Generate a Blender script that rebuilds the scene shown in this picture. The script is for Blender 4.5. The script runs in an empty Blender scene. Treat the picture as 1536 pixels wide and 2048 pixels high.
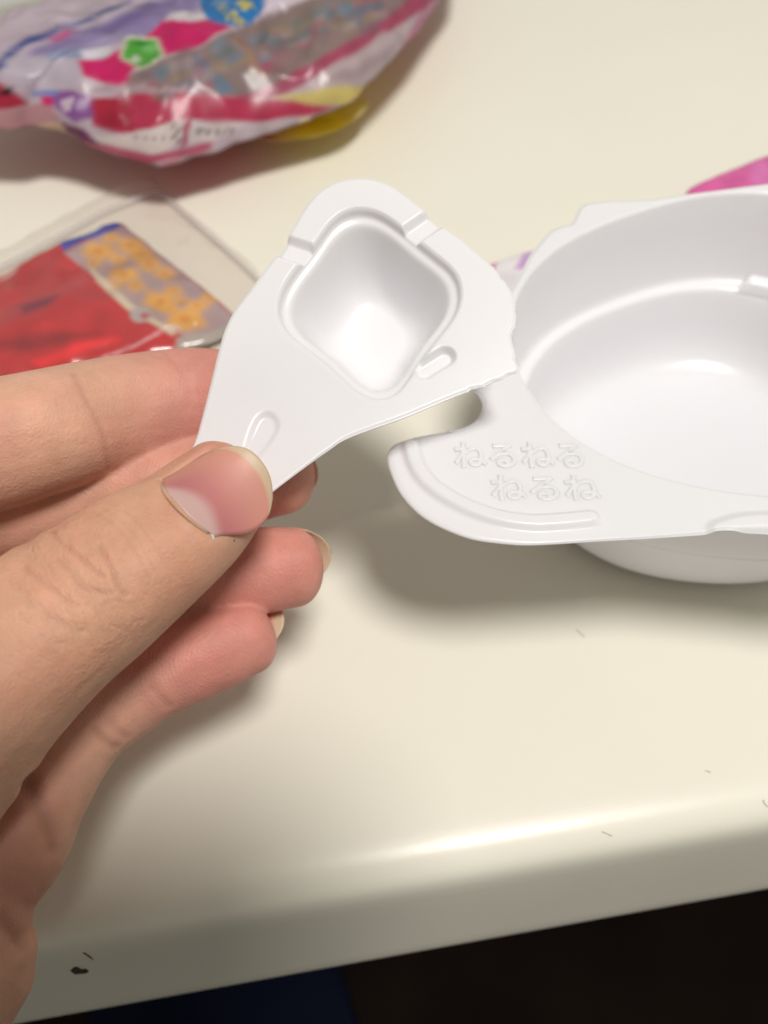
import bpy, bmesh, math
import numpy as np
from mathutils import Vector, Matrix
from mathutils.bvhtree import BVHTree

# ------------------------------------------------------------------ camera, light, exposure
S = 0.01                                    # everything below is laid out in centimetres
H = 12.8                                    # lens height over the desk
PITCH = math.radians(54.0)
FPX = 1620.0                                # focal length in photo pixels (1536 x 2048)
sc = bpy.context.scene
col = sc.collection
ct, st = math.cos(PITCH), math.sin(PITCH)
CAM = np.array([0, 0, H], float)
FW = np.array([0, ct, -st]); UP = np.array([0, st, ct]); RT = np.array([1., 0, 0]); BK = -FW

cam = bpy.data.cameras.new('camera'); camo = bpy.data.objects.new('camera', cam); col.objects.link(camo)
camo.location = (0, 0, H * S); camo.rotation_euler = (math.pi / 2 - PITCH, 0, 0)
cam.sensor_fit = 'VERTICAL'; cam.sensor_height = 36; cam.lens = 36 * FPX / 2048
cam.clip_start = 0.005; cam.clip_end = 20
cam.dof.use_dof = True; cam.dof.focus_distance = 0.102; cam.dof.aperture_fstop = 19
sc.camera = camo

w = bpy.data.worlds.new('World'); sc.world = w; w.use_nodes = True
w.node_tree.nodes['Background'].inputs[0].default_value = (1.0, 0.97, 0.86, 1)
w.node_tree.nodes['Background'].inputs[1].default_value = 0.32
la = bpy.data.lights.new('ceiling_lamp', 'AREA'); la.shape = 'DISK'; la.size = 0.42
la.energy = 24.3; la.color = (1.0, 0.97, 0.925)
lo = bpy.data.objects.new('ceiling_lamp', la); col.objects.link(lo)
LDIR = Vector((0.18, -0.20, 0.95)).normalized()
lo.location = Vector((0, 0.08, 0)) + LDIR * 1.7
lo.rotation_euler = LDIR.to_track_quat('Z', 'Y').to_euler()
vs = sc.view_settings; vs.view_transform = 'Standard'; vs.look = 'None'; vs.exposure = 0; vs.gamma = 1
vs.use_curve_mapping = False
sc.render.engine = 'CYCLES'
rng = np.random.default_rng(7)

# ------------------------------------------------------------------ helpers
def ray(px, py):
    return FW + (px - 768) / FPX * RT - (py - 1024) / FPX * UP
def at(px, py, d):
    return CAM + d * ray(px, py)
def onz(px, py, z=0.0):
    r = ray(px, py); return CAM + r * ((z - H) / r[2])
def onplane(px, py, o, n):
    r = ray(px, py); return CAM + r * (np.dot(o - CAM, n) / np.dot(r, n))
def topx(P):
    q = P - CAM; d = q @ FW
    return np.stack([768 + FPX * (q @ RT) / d, 1024 - FPX * (q @ UP) / d], -1)
def sm(e0, e1, x):
    t = np.clip((x - e0) / (e1 - e0), 0, 1); return t * t * (3 - 2 * t)
def seg_dist(p, poly, closed=False):
    poly = np.asarray(poly, float); best = np.full(p.shape[:-1], 1e9)
    n = len(poly)
    for i in range(n if closed else n - 1):
        a, b = poly[i], poly[(i + 1) % n]
        ab = b - a; t = np.clip(((p - a) @ ab) / max(ab @ ab, 1e-12), 0, 1)
        best = np.minimum(best, np.linalg.norm(p - a - t[..., None] * ab, axis=-1))
    return best
def inside(p, poly):
    poly = np.asarray(poly, float); r = np.zeros(p.shape[:-1], bool); n = len(poly)
    x, y = p[..., 0], p[..., 1]
    for i in range(n):
        x0, y0 = poly[i]; x1, y1 = poly[(i + 1) % n]
        if y0 == y1: continue
        r ^= ((y0 > y) != (y1 > y)) & (x < (x1 - x0) * (y - y0) / (y1 - y0) + x0)
    return r
def sdf(p, poly):
    d = seg_dist(p, poly, True); return np.where(inside(p, poly), -d, d)
def catmull(P, n, closed=False):
    P = np.asarray(P, float); k = len(P)
    if closed: Q = np.vstack([P[-1], P, P[0], P[1]]); m = k
    else: Q = np.vstack([2 * P[0] - P[1], P, 2 * P[-1] - P[-2]]); m = k - 1
    t = np.linspace(0, m, n, endpoint=not closed); i = np.minimum(t.astype(int), m - 1); f = (t - i)[:, None]
    a, b, c, d = Q[i], Q[i + 1], Q[i + 2], Q[i + 3]
    return .5 * (2 * b + (c - a) * f + (2 * a - 5 * b + 4 * c - d) * f * f + (3 * b - a - 3 * c + d) * f ** 3)
_g = rng.random((64, 64, 64))
def vnoise(p, sc_=1.0, seed=0):
    q = np.asarray(p, float) * sc_ + seed * 13.37
    if q.shape[-1] == 2: q = np.concatenate([q, np.full(q.shape[:-1] + (1,), seed * 3.1)], -1)
    i = np.floor(q).astype(int); f = q - i; f = f * f * (3 - 2 * f); i &= 63; j = (i + 1) & 63
    x0, y0, z0 = i[..., 0], i[..., 1], i[..., 2]; x1, y1, z1 = j[..., 0], j[..., 1], j[..., 2]
    fx, fy, fz = f[..., 0], f[..., 1], f[..., 2]
    l = lambda a, b, t: a + (b - a) * t
    return l(l(l(_g[x0, y0, z0], _g[x1, y0, z0], fx), l(_g[x0, y1, z0], _g[x1, y1, z0], fx), fy),
             l(l(_g[x0, y0, z1], _g[x1, y0, z1], fx), l(_g[x0, y1, z1], _g[x1, y1, z1], fx), fy), fz)
def lin(c):
    c = np.asarray(c, float) / 255.; return np.where(c <= .04045, c / 12.92, ((c + .055) / 1.055) ** 2.4)

def tag(o, label=None, cat=None, group=None, kind=None):
    if label: o['label'] = label
    if cat: o['category'] = cat
    if group: o['group'] = group
    if kind: o['kind'] = kind
    return o
def empty(name, loc):
    o = bpy.data.objects.new(name, None); col.objects.link(o); o.location = Vector(loc) * S
    o.empty_display_size = 0.01; return o
def mk(name, V, F, mat, parent=None, origin=None, smooth=True, colors=None, solid=0, offset=-1, sub=0, vec=None, rim=True):
    V = np.asarray(V, float)
    if parent is not None: org = np.array(parent['_o'])
    elif origin is not None: org = np.asarray(origin, float)
    else: org = np.zeros(3)
    me = bpy.data.meshes.new(name)
    me.from_pydata(((V - org) * S).tolist(), [], F if isinstance(F, list) else F.tolist())
    me.update()
    if smooth: me.polygons.foreach_set('use_smooth', [True] * len(me.polygons))
    if colors is not None:
        a = me.color_attributes.new('print', 'FLOAT_COLOR', 'POINT')
        a.data.foreach_set('color', np.hstack([colors, np.ones((len(colors), 1))]).astype(np.float32).ravel())
    if vec is not None:
        a = me.attributes.new('fc', 'FLOAT_VECTOR', 'POINT'); a.data.foreach_set('vector', vec.astype(np.float32).ravel())
    o = bpy.data.objects.new(name, me); col.objects.link(o)
    if mat: me.materials.append(mat)
    if parent is not None: o.parent = parent
    else: o.location = Vector(org) * S
    o['_o'] = list(map(float, org))
    if solid:
        m = o.modifiers.new('Solidify', 'SOLIDIFY'); m.thickness = solid * S; m.offset = offset; m.use_rim = rim
    if sub:
        m = o.modifiers.new('Subd', 'SUBSURF'); m.levels = sub; m.render_levels = sub
    return o
def thing(name, loc):
    o = empty(name, loc); o['_o'] = list(map(float, loc)); return o
def gridfaces(n, m, closed_u=False):
    i = np.arange(n if closed_u else n - 1)[:, None]; j = np.arange(m - 1)[None, :]
    a = i * m + j; b = ((i + 1) % n) * m + j
    return np.stack([a, b, b + 1, a + 1], -1).reshape(-1, 4)

def mat(name, base=(.8, .8, .8), rough=.5, **kw):
    m = bpy.data.materials.new(name); m.use_nodes = True
    b = m.node_tree.nodes['Principled BSDF']
    b.inputs['Base Color'].default_value = (*base, 1); b.inputs['Roughness'].default_value = rough
    for k, v in kw.items():
        b.inputs[k.replace('_', ' ')].default_value = v
    return m, m.node_tree, b
def nd(nt, t, **kw):
    n = nt.nodes.new(t)
    for k, v in kw.items():
        if k.startswith('i_'): n.inputs[k[2:].replace('_', ' ')].default_value = v
        else: setattr(n, k, v)
    return n
def bump(nt, b, src, strength, dist, prev=None):
    n = nd(nt, 'ShaderNodeBump'); n.inputs['Strength'].default_value = strength; n.inputs['Distance'].default_value = dist
    nt.links.new(src, n.inputs['Height'])
    if prev is not None: nt.links.new(prev.outputs[0], n.inputs['Normal'])
    nt.links.new(n.outputs[0], b.inputs['Normal']); return n
def noise(nt, scale, detail=3, rough=.5, vec=None):
    n = nd(nt, 'ShaderNodeTexNoise'); n.inputs['Scale'].default_value = scale; n.inputs['Detail'].default_value = detail
    n.inputs['Roughness'].default_value = rough
    if vec is None:
        tc = nd(nt, 'ShaderNodeTexCoord'); vec = tc.outputs['Object']
    nt.links.new(vec, n.inputs['Vector']); return n

# ------------------------------------------------------------------ materials
# desk: cream painted / laminated board with faint mottling
M_desk, nt, b = mat('desk_laminate', (.80, .765, .655), .32, Specular_IOR_Level=.36)
n1 = noise(nt, 14, 4, .6); mx = nd(nt, 'ShaderNodeMix', data_type='RGBA')
mx.inputs[6].default_value = (.785, .75, .64, 1); mx.inputs[7].default_value = (.825, .80, .705, 1)
nt.links.new(n1.outputs[0], mx.inputs[0]); nt.links.new(mx.outputs[2], b.inputs['Base Color'])
n2 = noise(nt, 1500, 2); bump(nt, b, n2.outputs[0], .12, .00008)
n3 = noise(nt, 60, 3); mr = nd(nt, 'ShaderNodeMapRange'); mr.inputs[3].default_value = .25; mr.inputs[4].default_value = .36
nt.links.new(n3.outputs[0], mr.inputs[0]); nt.links.new(mr.outputs[0], b.inputs['Roughness'])

M_plastic, nt, b = mat('white_styrene', (.82, .81, .84), .27, Subsurface_Weight=.45, Subsurface_Scale=.0016)
b.inputs['Subsurface Radius'].default_value = (1, .95, .9)
n2 = noise(nt, 900, 2); p = bump(nt, b, n2.outputs[0], .06, .00006)
n4 = noise(nt, 70, 3); bump(nt, b, n4.outputs[0], .10, .0004, p)

# skin
M_skin, nt, b = mat('skin', (.5, .3, .2), .55, Subsurface_Weight=.55, Subsurface_Scale=.0016)
b.inputs['Subsurface Radius'].default_value = (1.0, .38, .2)
b.inputs['Specular IOR Level'].default_value = .38
at_ = nd(nt, 'ShaderNodeAttribute', attribute_name='print')
nz = noise(nt, 260, 4, .6)
mr = nd(nt, 'ShaderNodeMapRange'); mr.inputs[1].default_value = .25; mr.inputs[2].default_value = .75; mr.inputs[3].default_value = .90; mr.inputs[4].default_value = 1.08
nt.links.new(nz.outputs[0], mr.inputs[0])
mm = nd(nt, 'ShaderNodeMix', data_type='RGBA', blend_type='MULTIPLY'); mm.inputs[0].default_value = 1
nt.links.new(at_.outputs['Color'], mm.inputs[6]); nt.links.new(mr.outputs[0], mm.inputs[7])
nb = noise(nt, 90, 3, .6)
mb = nd(nt, 'ShaderNodeMix', data_type='RGBA', blend_type='MULTIPLY')
mrb = nd(nt, 'ShaderNodeMapRange'); mrb.inputs[1].default_value = .42; mrb.inputs[2].default_value = .72; mrb.inputs[3].default_value = 0; mrb.inputs[4].default_value = .55
nt.links.new(nb.outputs[0], mrb.inputs[0]); nt.links.new(mrb.outputs[0], mb.inputs[0]); nt.links.new(mm.outputs[2], mb.inputs[6]); mb.inputs[7].default_value = (1.0, .82, .80, 1)
nt.links.new(mb.outputs[2], b.inputs['Base Color'])
fc = nd(nt, 'ShaderNodeAttribute', attribute_name='fc')
sx = nd(nt, 'ShaderNodeSeparateXYZ'); nt.links.new(fc.outputs['Vector'], sx.inputs[0])
# papillary ridges on the pads (z = strength), running across the finger with a wobble
cmb = nd(nt, 'ShaderNodeCombineXYZ')
so = nd(nt, 'ShaderNodeMath', operation='SUBTRACT'); nt.links.new(sx.outputs[0], so.inputs[0]); so.inputs[1].default_value = .85
nt.links.new(so.outputs[0], cmb.inputs[0]); nt.links.new(sx.outputs[1], cmb.inputs[1])
wv = nd(nt, 'ShaderNodeTexWave', wave_type='RINGS', rings_direction='Z'); wv.inputs['Scale'].default_value = 6.0; wv.inputs['Distortion'].default_value = 3.0
wv.inputs['Detail'].default_value = 1.5; wv.inputs['Detail Scale'].default_value = .5
nt.links.new(cmb.outputs[0], wv.inputs['Vector'])
mp = nd(nt, 'ShaderNodeMath', operation='MAXIMUM'); nt.links.new(sx.outputs[2], mp.inputs[0]); mp.inputs[1].default_value = 0
mu = nd(nt, 'ShaderNodeMath', operation='MULTIPLY'); nt.links.new(wv.outputs['Fac'], mu.inputs[0]); nt.links.new(mp.outputs[0], mu.inputs[1])
p = bump(nt, b, mu.outputs[0], .13, .00010)
# fine transverse wrinkles over the thumb knuckle (negative z = strength)
mg = nd(nt, 'ShaderNodeMath', operation='MULTIPLY'); nt.links.new(sx.outputs[2], mg.inputs[0]); mg.inputs[1].default_value = -1; mg.use_clamp = True
vm = nd(nt, 'ShaderNodeVectorMath', operation='MULTIPLY'); vm.inputs[1].default_value = (9, 1.7, 0); nt.links.new(fc.outputs['Vector'], vm.inputs[0])
va = nd(nt, 'ShaderNodeVectorMath', operation='ADD')
nw = nd(nt, 'ShaderNodeTexNoise'); nw.inputs['Scale'].default_value = 2.2; nt.links.new(fc.outputs['Vector'], nw.inputs['Vector'])
vs_ = nd(nt, 'ShaderNodeVectorMath', operation='SCALE'); vs_.inputs['Scale'].default_value = 3.0; nt.links.new(nw.outputs['Color'], vs_.inputs[0])
nt.links.new(vm.outputs[0], va.inputs[0]); nt.links.new(vs_.outputs[0], va.inputs[1])
nf_ = nd(nt, 'ShaderNodeTexNoise'); nf_.inputs['Scale'].default_value = 1.6; nf_.inputs['Detail'].default_value = 4; nt.links.new(va.outputs[0], nf_.inputs['Vector'])
mu2 = nd(nt, 'ShaderNodeMath', operation='MULTIPLY'); nt.links.new(nf_.outputs[0], mu2.inputs[0]); nt.links.new(mg.outputs[0], mu2.inputs[1])
p = bump(nt, b, mu2.outputs[0], .55, .0006, p)
vo = nd(nt, 'ShaderNodeTexVoronoi', feature='DISTANCE_TO_EDGE'); vo.inputs['Scale'].default_value = 1500
tc = nd(nt, 'ShaderNodeTexCoord')
nzz = noise(nt, 500, 2); ad = nd(nt, 'ShaderNodeMix', data_type='RGBA', blend_type='LINEAR_LIGHT'); ad.inputs[0].default_value = .0006
nt.links.new(tc.outputs['Object'], ad.inputs[6]); nt.links.new(nzz.outputs['Color'], ad.inputs[7])
nt.links.new(ad.outputs[2], vo.inputs['Vector'])
p = bump(nt, b, vo.outputs['Distance'], .6, .00014, p)
n5 = noise(nt, 420, 5, .65); p = bump(nt, b, n5.outputs[0], .35, .00035, p)

M_nail, nt, b = mat('nail', (.6, .35, .33), .48, Subsurface_Weight=.35, Subsurface_Scale=.001, Coat_Weight=.03, Coat_Roughness=.3)
at_ = nd(nt, 'ShaderNodeAttribute', attribute_name='print'); nt.links.new(at_.outputs['Color'], b.inputs['Base Color'])
n5 = noise(nt, 250, 3); bump(nt, b, n5.outputs[0], .25, .0003)

def print_mat(name, rough, spec=.5, coat=0.0, var=.0):
    m, nt, b = mat(name, (.5, .5, .5), rough)
    a = nd(nt, 'ShaderNodeAttribute', attribute_name='print'); nt.links.new(a.outputs['Color'], b.inputs['Base Color'])
    b.inputs['Specular IOR Level'].default_value = spec; b.inputs['Coat Weight'].default_value = coat; b.inputs['Coat Roughness'].default_value = .12
    n = noise(nt, 120, 4); bump(nt, b, n.outputs[0], .25, .0006)
    if var:                                              # thin film: some light comes through
        t_ = nd(nt, 'ShaderNodeBsdfTranslucent'); nt.links.new(a.outputs['Color'], t_.inputs[0])
        m_ = nd(nt, 'ShaderNodeMixShader'); m_.inputs[0].default_value = var
        nt.links.new(b.outputs[0], m_.inputs[1]); nt.links.new(t_.outputs[0], m_.inputs[2])
        nt.links.new(m_.outputs[0], nt.nodes['Material Output'].inputs[0])
    return m
M_bag = print_mat('printed_film', .33, .5, .1, .38)
M_red = print_mat('red_foil', .22, .6, .4)
M_sachet = print_mat('sachet_print', .4)

M_film = bpy.data.materials.new('clear_film'); M_film.use_nodes = True; nt = M_film.node_tree
for x in list(nt.nodes): nt.nodes.remove(x)
out = nd(nt, 'ShaderNodeOutputMaterial'); tr = nd(nt, 'ShaderNodeBsdfTransparent'); tr.inputs[0].default_value = (.975, .96, .955, 1)
gl = nd(nt, 'ShaderNodeBsdfGlossy'); gl.inputs['Roughness'].default_value = .12
df = nd(nt, 'ShaderNodeBsdfDiffuse'); df.inputs[0].default_value = (.75, .72, .72, 1)
m1 = nd(nt, 'ShaderNodeMixShader'); m1.inputs[0].default_value = .03
m2 = nd(nt, 'ShaderNodeMixShader')
fr = nd(nt, 'ShaderNodeLayerWeight'); fr.inputs[0].default_value = .12
nzf = noise(nt, 90, 4); bf = nd(nt, 'ShaderNodeBump'); bf.inputs['Strength'].default_value = .5; bf.inputs['Distance'].default_value = .001
nt.links.new(nzf.outputs[0], bf.inputs['Height']); nt.links.new(bf.outputs[0], gl.inputs['Normal']); nt.links.new(bf.outputs[0], fr.inputs['Normal'])
nt.links.new(tr.outputs[0], m1.inputs[1]); nt.links.new(df.outputs[0], m1.inputs[2])
fm = nd(nt, 'ShaderNodeMath', operation='MULTIPLY'); fm.inputs[1].default_value = .4; nt.links.new(fr.outputs['Facing'], fm.inputs[0]); nt.links.new(fm.outputs[0], m2.inputs[0]); nt.links.new(m1.outputs[0], m2.inputs[1]); nt.links.new(gl.outputs[0], m2.inputs[2])
nt.links.new(m2.outputs[0], out.inputs[0])

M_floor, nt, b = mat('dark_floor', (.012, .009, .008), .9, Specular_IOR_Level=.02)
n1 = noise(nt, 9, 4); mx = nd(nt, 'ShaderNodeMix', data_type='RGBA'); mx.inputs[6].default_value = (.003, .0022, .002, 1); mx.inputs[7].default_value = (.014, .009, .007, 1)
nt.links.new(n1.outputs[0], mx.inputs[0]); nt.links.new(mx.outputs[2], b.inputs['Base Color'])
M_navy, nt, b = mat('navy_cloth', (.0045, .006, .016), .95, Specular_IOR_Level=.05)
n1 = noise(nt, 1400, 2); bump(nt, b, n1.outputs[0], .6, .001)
M_chip, nt, b = mat('bare_board', (.05, .032, .022), .9)
M_lint, _, _ = mat('lint', (.22, .19, .16), .8)
M_grey, _, _ = mat('grey_panel', (.47, .47, .44), .5)
M_phone, _, _ = mat('phone_body', (.03, .03, .035), .3)
M_lens, _, _ = mat('phone_lens', (.005, .005, .006), .08)

# ------------------------------------------------------------------ desk, floor
E0 = onz(300, 1826)[:2]; E1 = onz(1500, 1622)[:2]          # start of the rounded front edge
ed = (E1 - E0) / np.linalg.norm(E1 - E0); en = np.array([ed[1], -ed[0]])   # en points to the viewer
mid = (E0 + E1) / 2
prof = [(-75, 0), (-40, 0), (-15, 0), (-5, 0), (-2, 0), (-.65, 0), (-.5, -.004), (-.34, -.016), (-.2, -.044), (-.07, -.092), (.045, -.165), (.135, -.265),
        (.20, -.40), (.25, -.6), (.29, -.9), (.35, -1.4), (.45, -2.4), (.56, -3.4), (.60, -3.8), (.595, -3.95), (.55, -4.03), (.4, -4.05), (-75, -4.1)]
xs = np.concatenate([np.linspace(-60, -12, 13), np.linspace(-11, 11, 45), np.linspace(12, 60, 13)])
V = [[*(mid + ed * x + en * o), z] for x in xs for o, z in prof]
desk = mk('desk', V, gridfaces(len(xs), len(prof)), M_desk, origin=(*mid, 0))
tag(desk, kind='structure', label='cream desk top with rounded front edge')
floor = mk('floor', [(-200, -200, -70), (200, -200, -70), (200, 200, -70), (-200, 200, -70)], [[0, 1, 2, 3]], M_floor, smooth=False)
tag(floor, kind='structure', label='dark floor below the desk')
# chip in the front edge
def blob(name, c, pts, hgt, mat_, parent=None, nrm=(0, 0, 1), **kw):
    pts = np.array(pts, float); n = len(pts)
    V = [c + p + np.array(nrm) * 0 for p in pts] + [c + p * .55 + np.array(nrm) * hgt for p in pts] + [c + np.array(nrm) * hgt * 1.1]
    F = [[i, (i + 1) % n, n + (i + 1) % n, n + i] for i in range(n)] + [[n + i, n + (i + 1) % n, 2 * n] for i in range(n)]
    return mk(name, V, F, mat_, parent=parent, **kw)
desk_bvh = BVHTree.FromPolygons([tuple(v) for v in V], gridfaces(len(xs), len(prof)).tolist())
def edge_pt(px, py):
    h = desk_bvh.ray_cast(Vector(CAM), Vector(ray(px, py)).normalized()); return np.array(h[0]), np.array(h[1])
def chip(poly, lift):
    P = [];
    for q in poly:
        p_, n_ = edge_pt(*q); n_ = n_ if n_ @ (CAM - p_) > 0 else -n_
        P.append(p_ + n_ * lift)
    return P
P = chip([(141, 1941), (147, 1934), (155, 1933), (163, 1938), (172, 1937), (178, 1942), (172, 1946), (160, 1947), (150, 1948)], .006)
c = np.mean(P, 0)
mk('paint_chip', P + [c], [[i, (i + 1) % len(P), len(P)] for i in range(len(P))], M_chip, parent=desk, solid=.004, offset=0)
P = chip([(166, 1905), (168, 1904), (182, 1913), (188, 1920), (180, 1915)], .006)
c = np.mean(P, 0)
mk('paint_scratch', P + [c], [[i, (i + 1) % len(P), len(P)] for i in range(len(P))], M_chip, parent=desk, solid=.004, offset=0)

# grey rail at the back of the desk
A = onz(-300, 118); B = onz(260, -30)
dr = (B - A)[:2]; dr /= np.linalg.norm(dr); nr = np.array([-dr[1], dr[0]])
A2 = A[:2] - dr * 10; B2 = B[:2] + dr * 60
rp = [(0, .003), (.0, .35), (.08, .5), (.25, .6), (4, .62), (4, .003)]
V = [[*(q + nr * o), z] for q in (A2, (A2 + B2) / 2, B2) for o, z in rp]
F = gridfaces(3, len(rp)).tolist() + [[0, 1, 2, 3, 4, 5], [12, 17, 16, 15, 14, 13]]
rail = mk('back_rail', V, F, M_grey, origin=(*A2, 0), smooth=False)
tag(rail, 'pale grey rail running along the back of the desk', 'rail')

# navy seat cloth down under the desk edge
a = at(560, 1955, 38); 
n = 40
uu, vv = np.meshgrid(np.linspace(-1, 1, n), np.linspace(-1, 1, n), indexing='ij')
cx = at(430, 2040, 42)
X = cx[0] + uu * 7.4 - vv * 2.6; Y = cx[1] + vv * 7
Z = cx[2] - 3.4 * np.abs(uu) ** 2.4 - 1.5 * np.abs(vv) ** 4 + .5 * vnoise(np.stack([X, Y, X * 0], -1), .35)
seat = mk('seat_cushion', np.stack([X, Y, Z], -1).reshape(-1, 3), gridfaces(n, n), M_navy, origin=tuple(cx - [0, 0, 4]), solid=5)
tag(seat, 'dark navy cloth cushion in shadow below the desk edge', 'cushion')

# ------------------------------------------------------------------ tray
ZR = 3.8
far_in = [(1030, 612), (1040, 582), (1062, 548), (1100, 512), (1150, 474), (1225, 440), (1300, 416), (1400, 397), (1536, 383)]
near_in = [(1536, 990), (1440, 976), (1340, 955), (1270, 932), (1190, 898), (1110, 838), (1060, 778), (1036, 735), (1027, 680), (1026, 640)]
pin = np.array([onz(x, y, ZR)[:2] for x, y in near_in + far_in])
A_ = np.c_[2 * pin, np.ones(len(pin))]; sol = np.linalg.lstsq(A_, (pin ** 2).sum(1), rcond=None)[0]
C0 = sol[:2]; R0 = math.sqrt(sol[2] + C0 @ C0)
def polar(pts):
    q = np.asarray(pts) - C0; return np.arctan2(q[:, 1], q[:, 0]), np.hypot(q[:, 0], q[:, 1])
ph, rr = polar(pin); ph = np.mod(ph, 2 * math.pi)
phs = np.concatenate([np.linspace(0, 2 * math.pi, 1400, endpoint=False)])
# measured radii where seen, the fitted circle elsewhere
o_ = np.argsort(ph); ph, rr = ph[o_], rr[o_]
ext_a = np.array([-0.5, 0.0, .5]); 
def fbasis(p_): return np.stack([np.ones_like(p_)] + [f_(k_ * p_) for k_ in (1, 2, 3, 4) for f_ in (np.cos, np.sin)], -1)
anc = np.array([-.5, -.25, 0, .25, .5]); wa = .25
Bm = np.vstack([fbasis(ph), fbasis(anc) * wa, np.diag([0] + [.05 * k_ ** 2 for k_ in (1, 1, 2, 2, 3, 3, 4, 4)])])
Rin = fbasis(phs) @ np.linalg.lstsq(Bm, np.concatenate([rr, np.full(5, R0 * wa), np.zeros(9)]), rcond=None)[0]
out_px = [(1700, 1085), (1600, 1075), (1536, 1068), (1490, 1067), (1450, 1064), (1400, 1068), (1300, 1075), (1200, 1081), (1110, 1087), (1050, 1089), (990, 1084), (940, 1075), (890, 1056), (850, 1034), (820, 1008),
          (797, 978), (782, 945), (775, 920), (776, 903), (785, 890), (800, 881), (822, 875), (860, 868), (900, 862), (930, 852), (952, 838), (963, 820), (965, 803), (957, 788), (947, 779),
          (975, 765), (1000, 752), (1012, 735), (1016, 700), (1015, 660), (1014, 620), (1014, 590), (1024, 572), (1036, 552), (1048, 530), (1062, 505), (1078, 485), (1098, 462), (1118, 452),
          (1142, 445), (1152, 428), (1163, 410), (1185, 403), (1230, 399), (1290, 397), (1350, 389), (1420, 380), (1536, 366), (1640, 356)]
pout = np.array([onz(x, y, ZR)[:2] for x, y in out_px])
po, ro = polar(pout)
in_px = {(963, 820): (1058, 776), (965, 803): (1052, 768), (957, 788): (1046, 758), (947, 779): (1042, 750), (952, 838): (1070, 793), (930, 852): (1082, 808), (900, 862): (1094, 822), (860, 868): (1107, 835), (822, 875): (1120, 846), (800, 881): (1132, 856),
         (785, 890): (1144, 865), (776, 903): (1155, 873), (775, 920): (1166, 881), (782, 945): (1182, 892), (797, 978): (1202, 903), (820, 1008): (1226, 914), (850, 1034): (1252, 925), (890, 1056): (1282, 936), (940, 1075): (1312, 946), (990, 1084): (1342, 955),
         (1050, 1089): (1375, 963), (1110, 1087): (1404, 969), (1200, 1081): (1440, 976), (1300, 1075): (1474, 981), (1400, 1068): (1506, 986), (1450, 1064): (1524, 988), (1490, 1067): (1538, 990),
         (1536, 1068): (1556, 991), (1600, 1075): (1604, 995), (1700, 1085): (1690, 1002), (975, 765): (1038, 742), (1000, 752): (1034, 732), (1012, 735): (1031, 720)}
ctrl = []
for p_, xy in zip(out_px, pout):
    q_ = onz(*in_px[p_], ZR)[:2] if p_ in in_px else xy
    ctrl.append([*xy, math.atan2(*(q_ - C0)[::-1]) % (2 * math.pi)])
for f_, r_ in ((.18, R0 + .95), (0., R0 + 1.0), (-.18, R0 + .95)):
    a0_, a1_ = ctrl[len(out_px) - 1][2], ctrl[0][2] - 2 * math.pi
    an = (a0_ + a1_) / 2 + f_ * 4 * (a0_ - a1_) / 2
    ctrl.append([*(C0 + r_ * np.array([math.cos(an), math.sin(an)])), an])
ctrl.append([*ctrl[0][:2], ctrl[0][2] - 2 * math.pi])
ctrl = np.array(ctrl)
fine = catmull(ctrl, 6000)
fine[:, 2] = np.minimum.accumulate(np.interp(np.linspace(0, len(ctrl) - 1, 6000), np.arange(len(ctrl)), ctrl[:, 2]))
fine[:, 2] -= np.linspace(0, .02, 6000); fine[:, 2] = fine[0, 2] + (fine[:, 2] - fine[0, 2]) * (2 * math.pi / (fine[0, 2] - fine[-1, 2]))
k = np.exp(-.5 * (np.arange(-60, 61) / 22.) ** 2); k /= k.sum()
fine[:, 2] = np.convolve(np.concatenate([fine[-61:-1, 2] + 2 * math.pi, fine[:, 2], fine[1:61, 2] - 2 * math.pi]), k, 'valid')
wt = np.linalg.norm(np.diff(fine[:, :2], axis=0), axis=1) + np.abs(np.diff(fine[:, 2])) * 2.5
cum = np.concatenate([[0], np.cumsum(wt)]); us = np.linspace(0, cum[-1], 1500, endpoint=False)
OXY = np.stack([np.interp(us, cum, fine[:, q]) for q in (0, 1)], -1)
phs0, Rin0 = phs, Rin
phs = np.interp(us, cum, fine[:, 2]); Rin = np.interp(np.mod(phs, 2 * math.pi), np.concatenate([phs0, [2 * math.pi]]), np.concatenate([Rin0, Rin0[:1]]))
nf = 84
dirs = np.stack([np.cos(phs), np.sin(phs)], -1)
rib = np.array([onz(x, y, ZR)[:2] for x, y in catmull([(822, 893), (832, 930), (862, 970), (920, 1008), (990, 1035), (1060, 1046), (1120, 1044), (1180, 1038)], 40)])
rib2 = np.array([onz(x, y, ZR)[:2] for x, y in catmull([(1440, 1062), (1480, 1050), (1540, 1045), (1640, 1045)], 12)])
rings = []
for i in range(nf):                              # flange, outside in
    t = 1 - i / (nf - 1)
    xi = C0 + dirs * (Rin + .07)[:, None]
    xy = xi + (OXY - xi) * t
    z = np.full(len(phs), ZR)
    d1 = seg_dist(xy, rib); z = z + .085 * (1 - sm(.06, .16, d1))
    d2 = seg_dist(xy, rib2); z = z + .07 * (1 - sm(.05, .22, d2))
    e = np.linalg.norm(OXY - xi, axis=1) * (1 - t); z -= .03 * (1 - sm(0, .09, e))
    z += .02 * (vnoise(np.c_[xy, np.zeros(len(xy))], .5) - .5)
    rings.append(np.c_[xy, z])
pr = [(.06, .0), (.045, -.004), (.028, -.015), (.014, -.035), (.004, -.065), (-.002, -.11)]
for o, dz in pr: rings.append(np.c_[C0 + dirs * (Rin + o)[:, None], np.full(len(phs), ZR + dz)])
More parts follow.
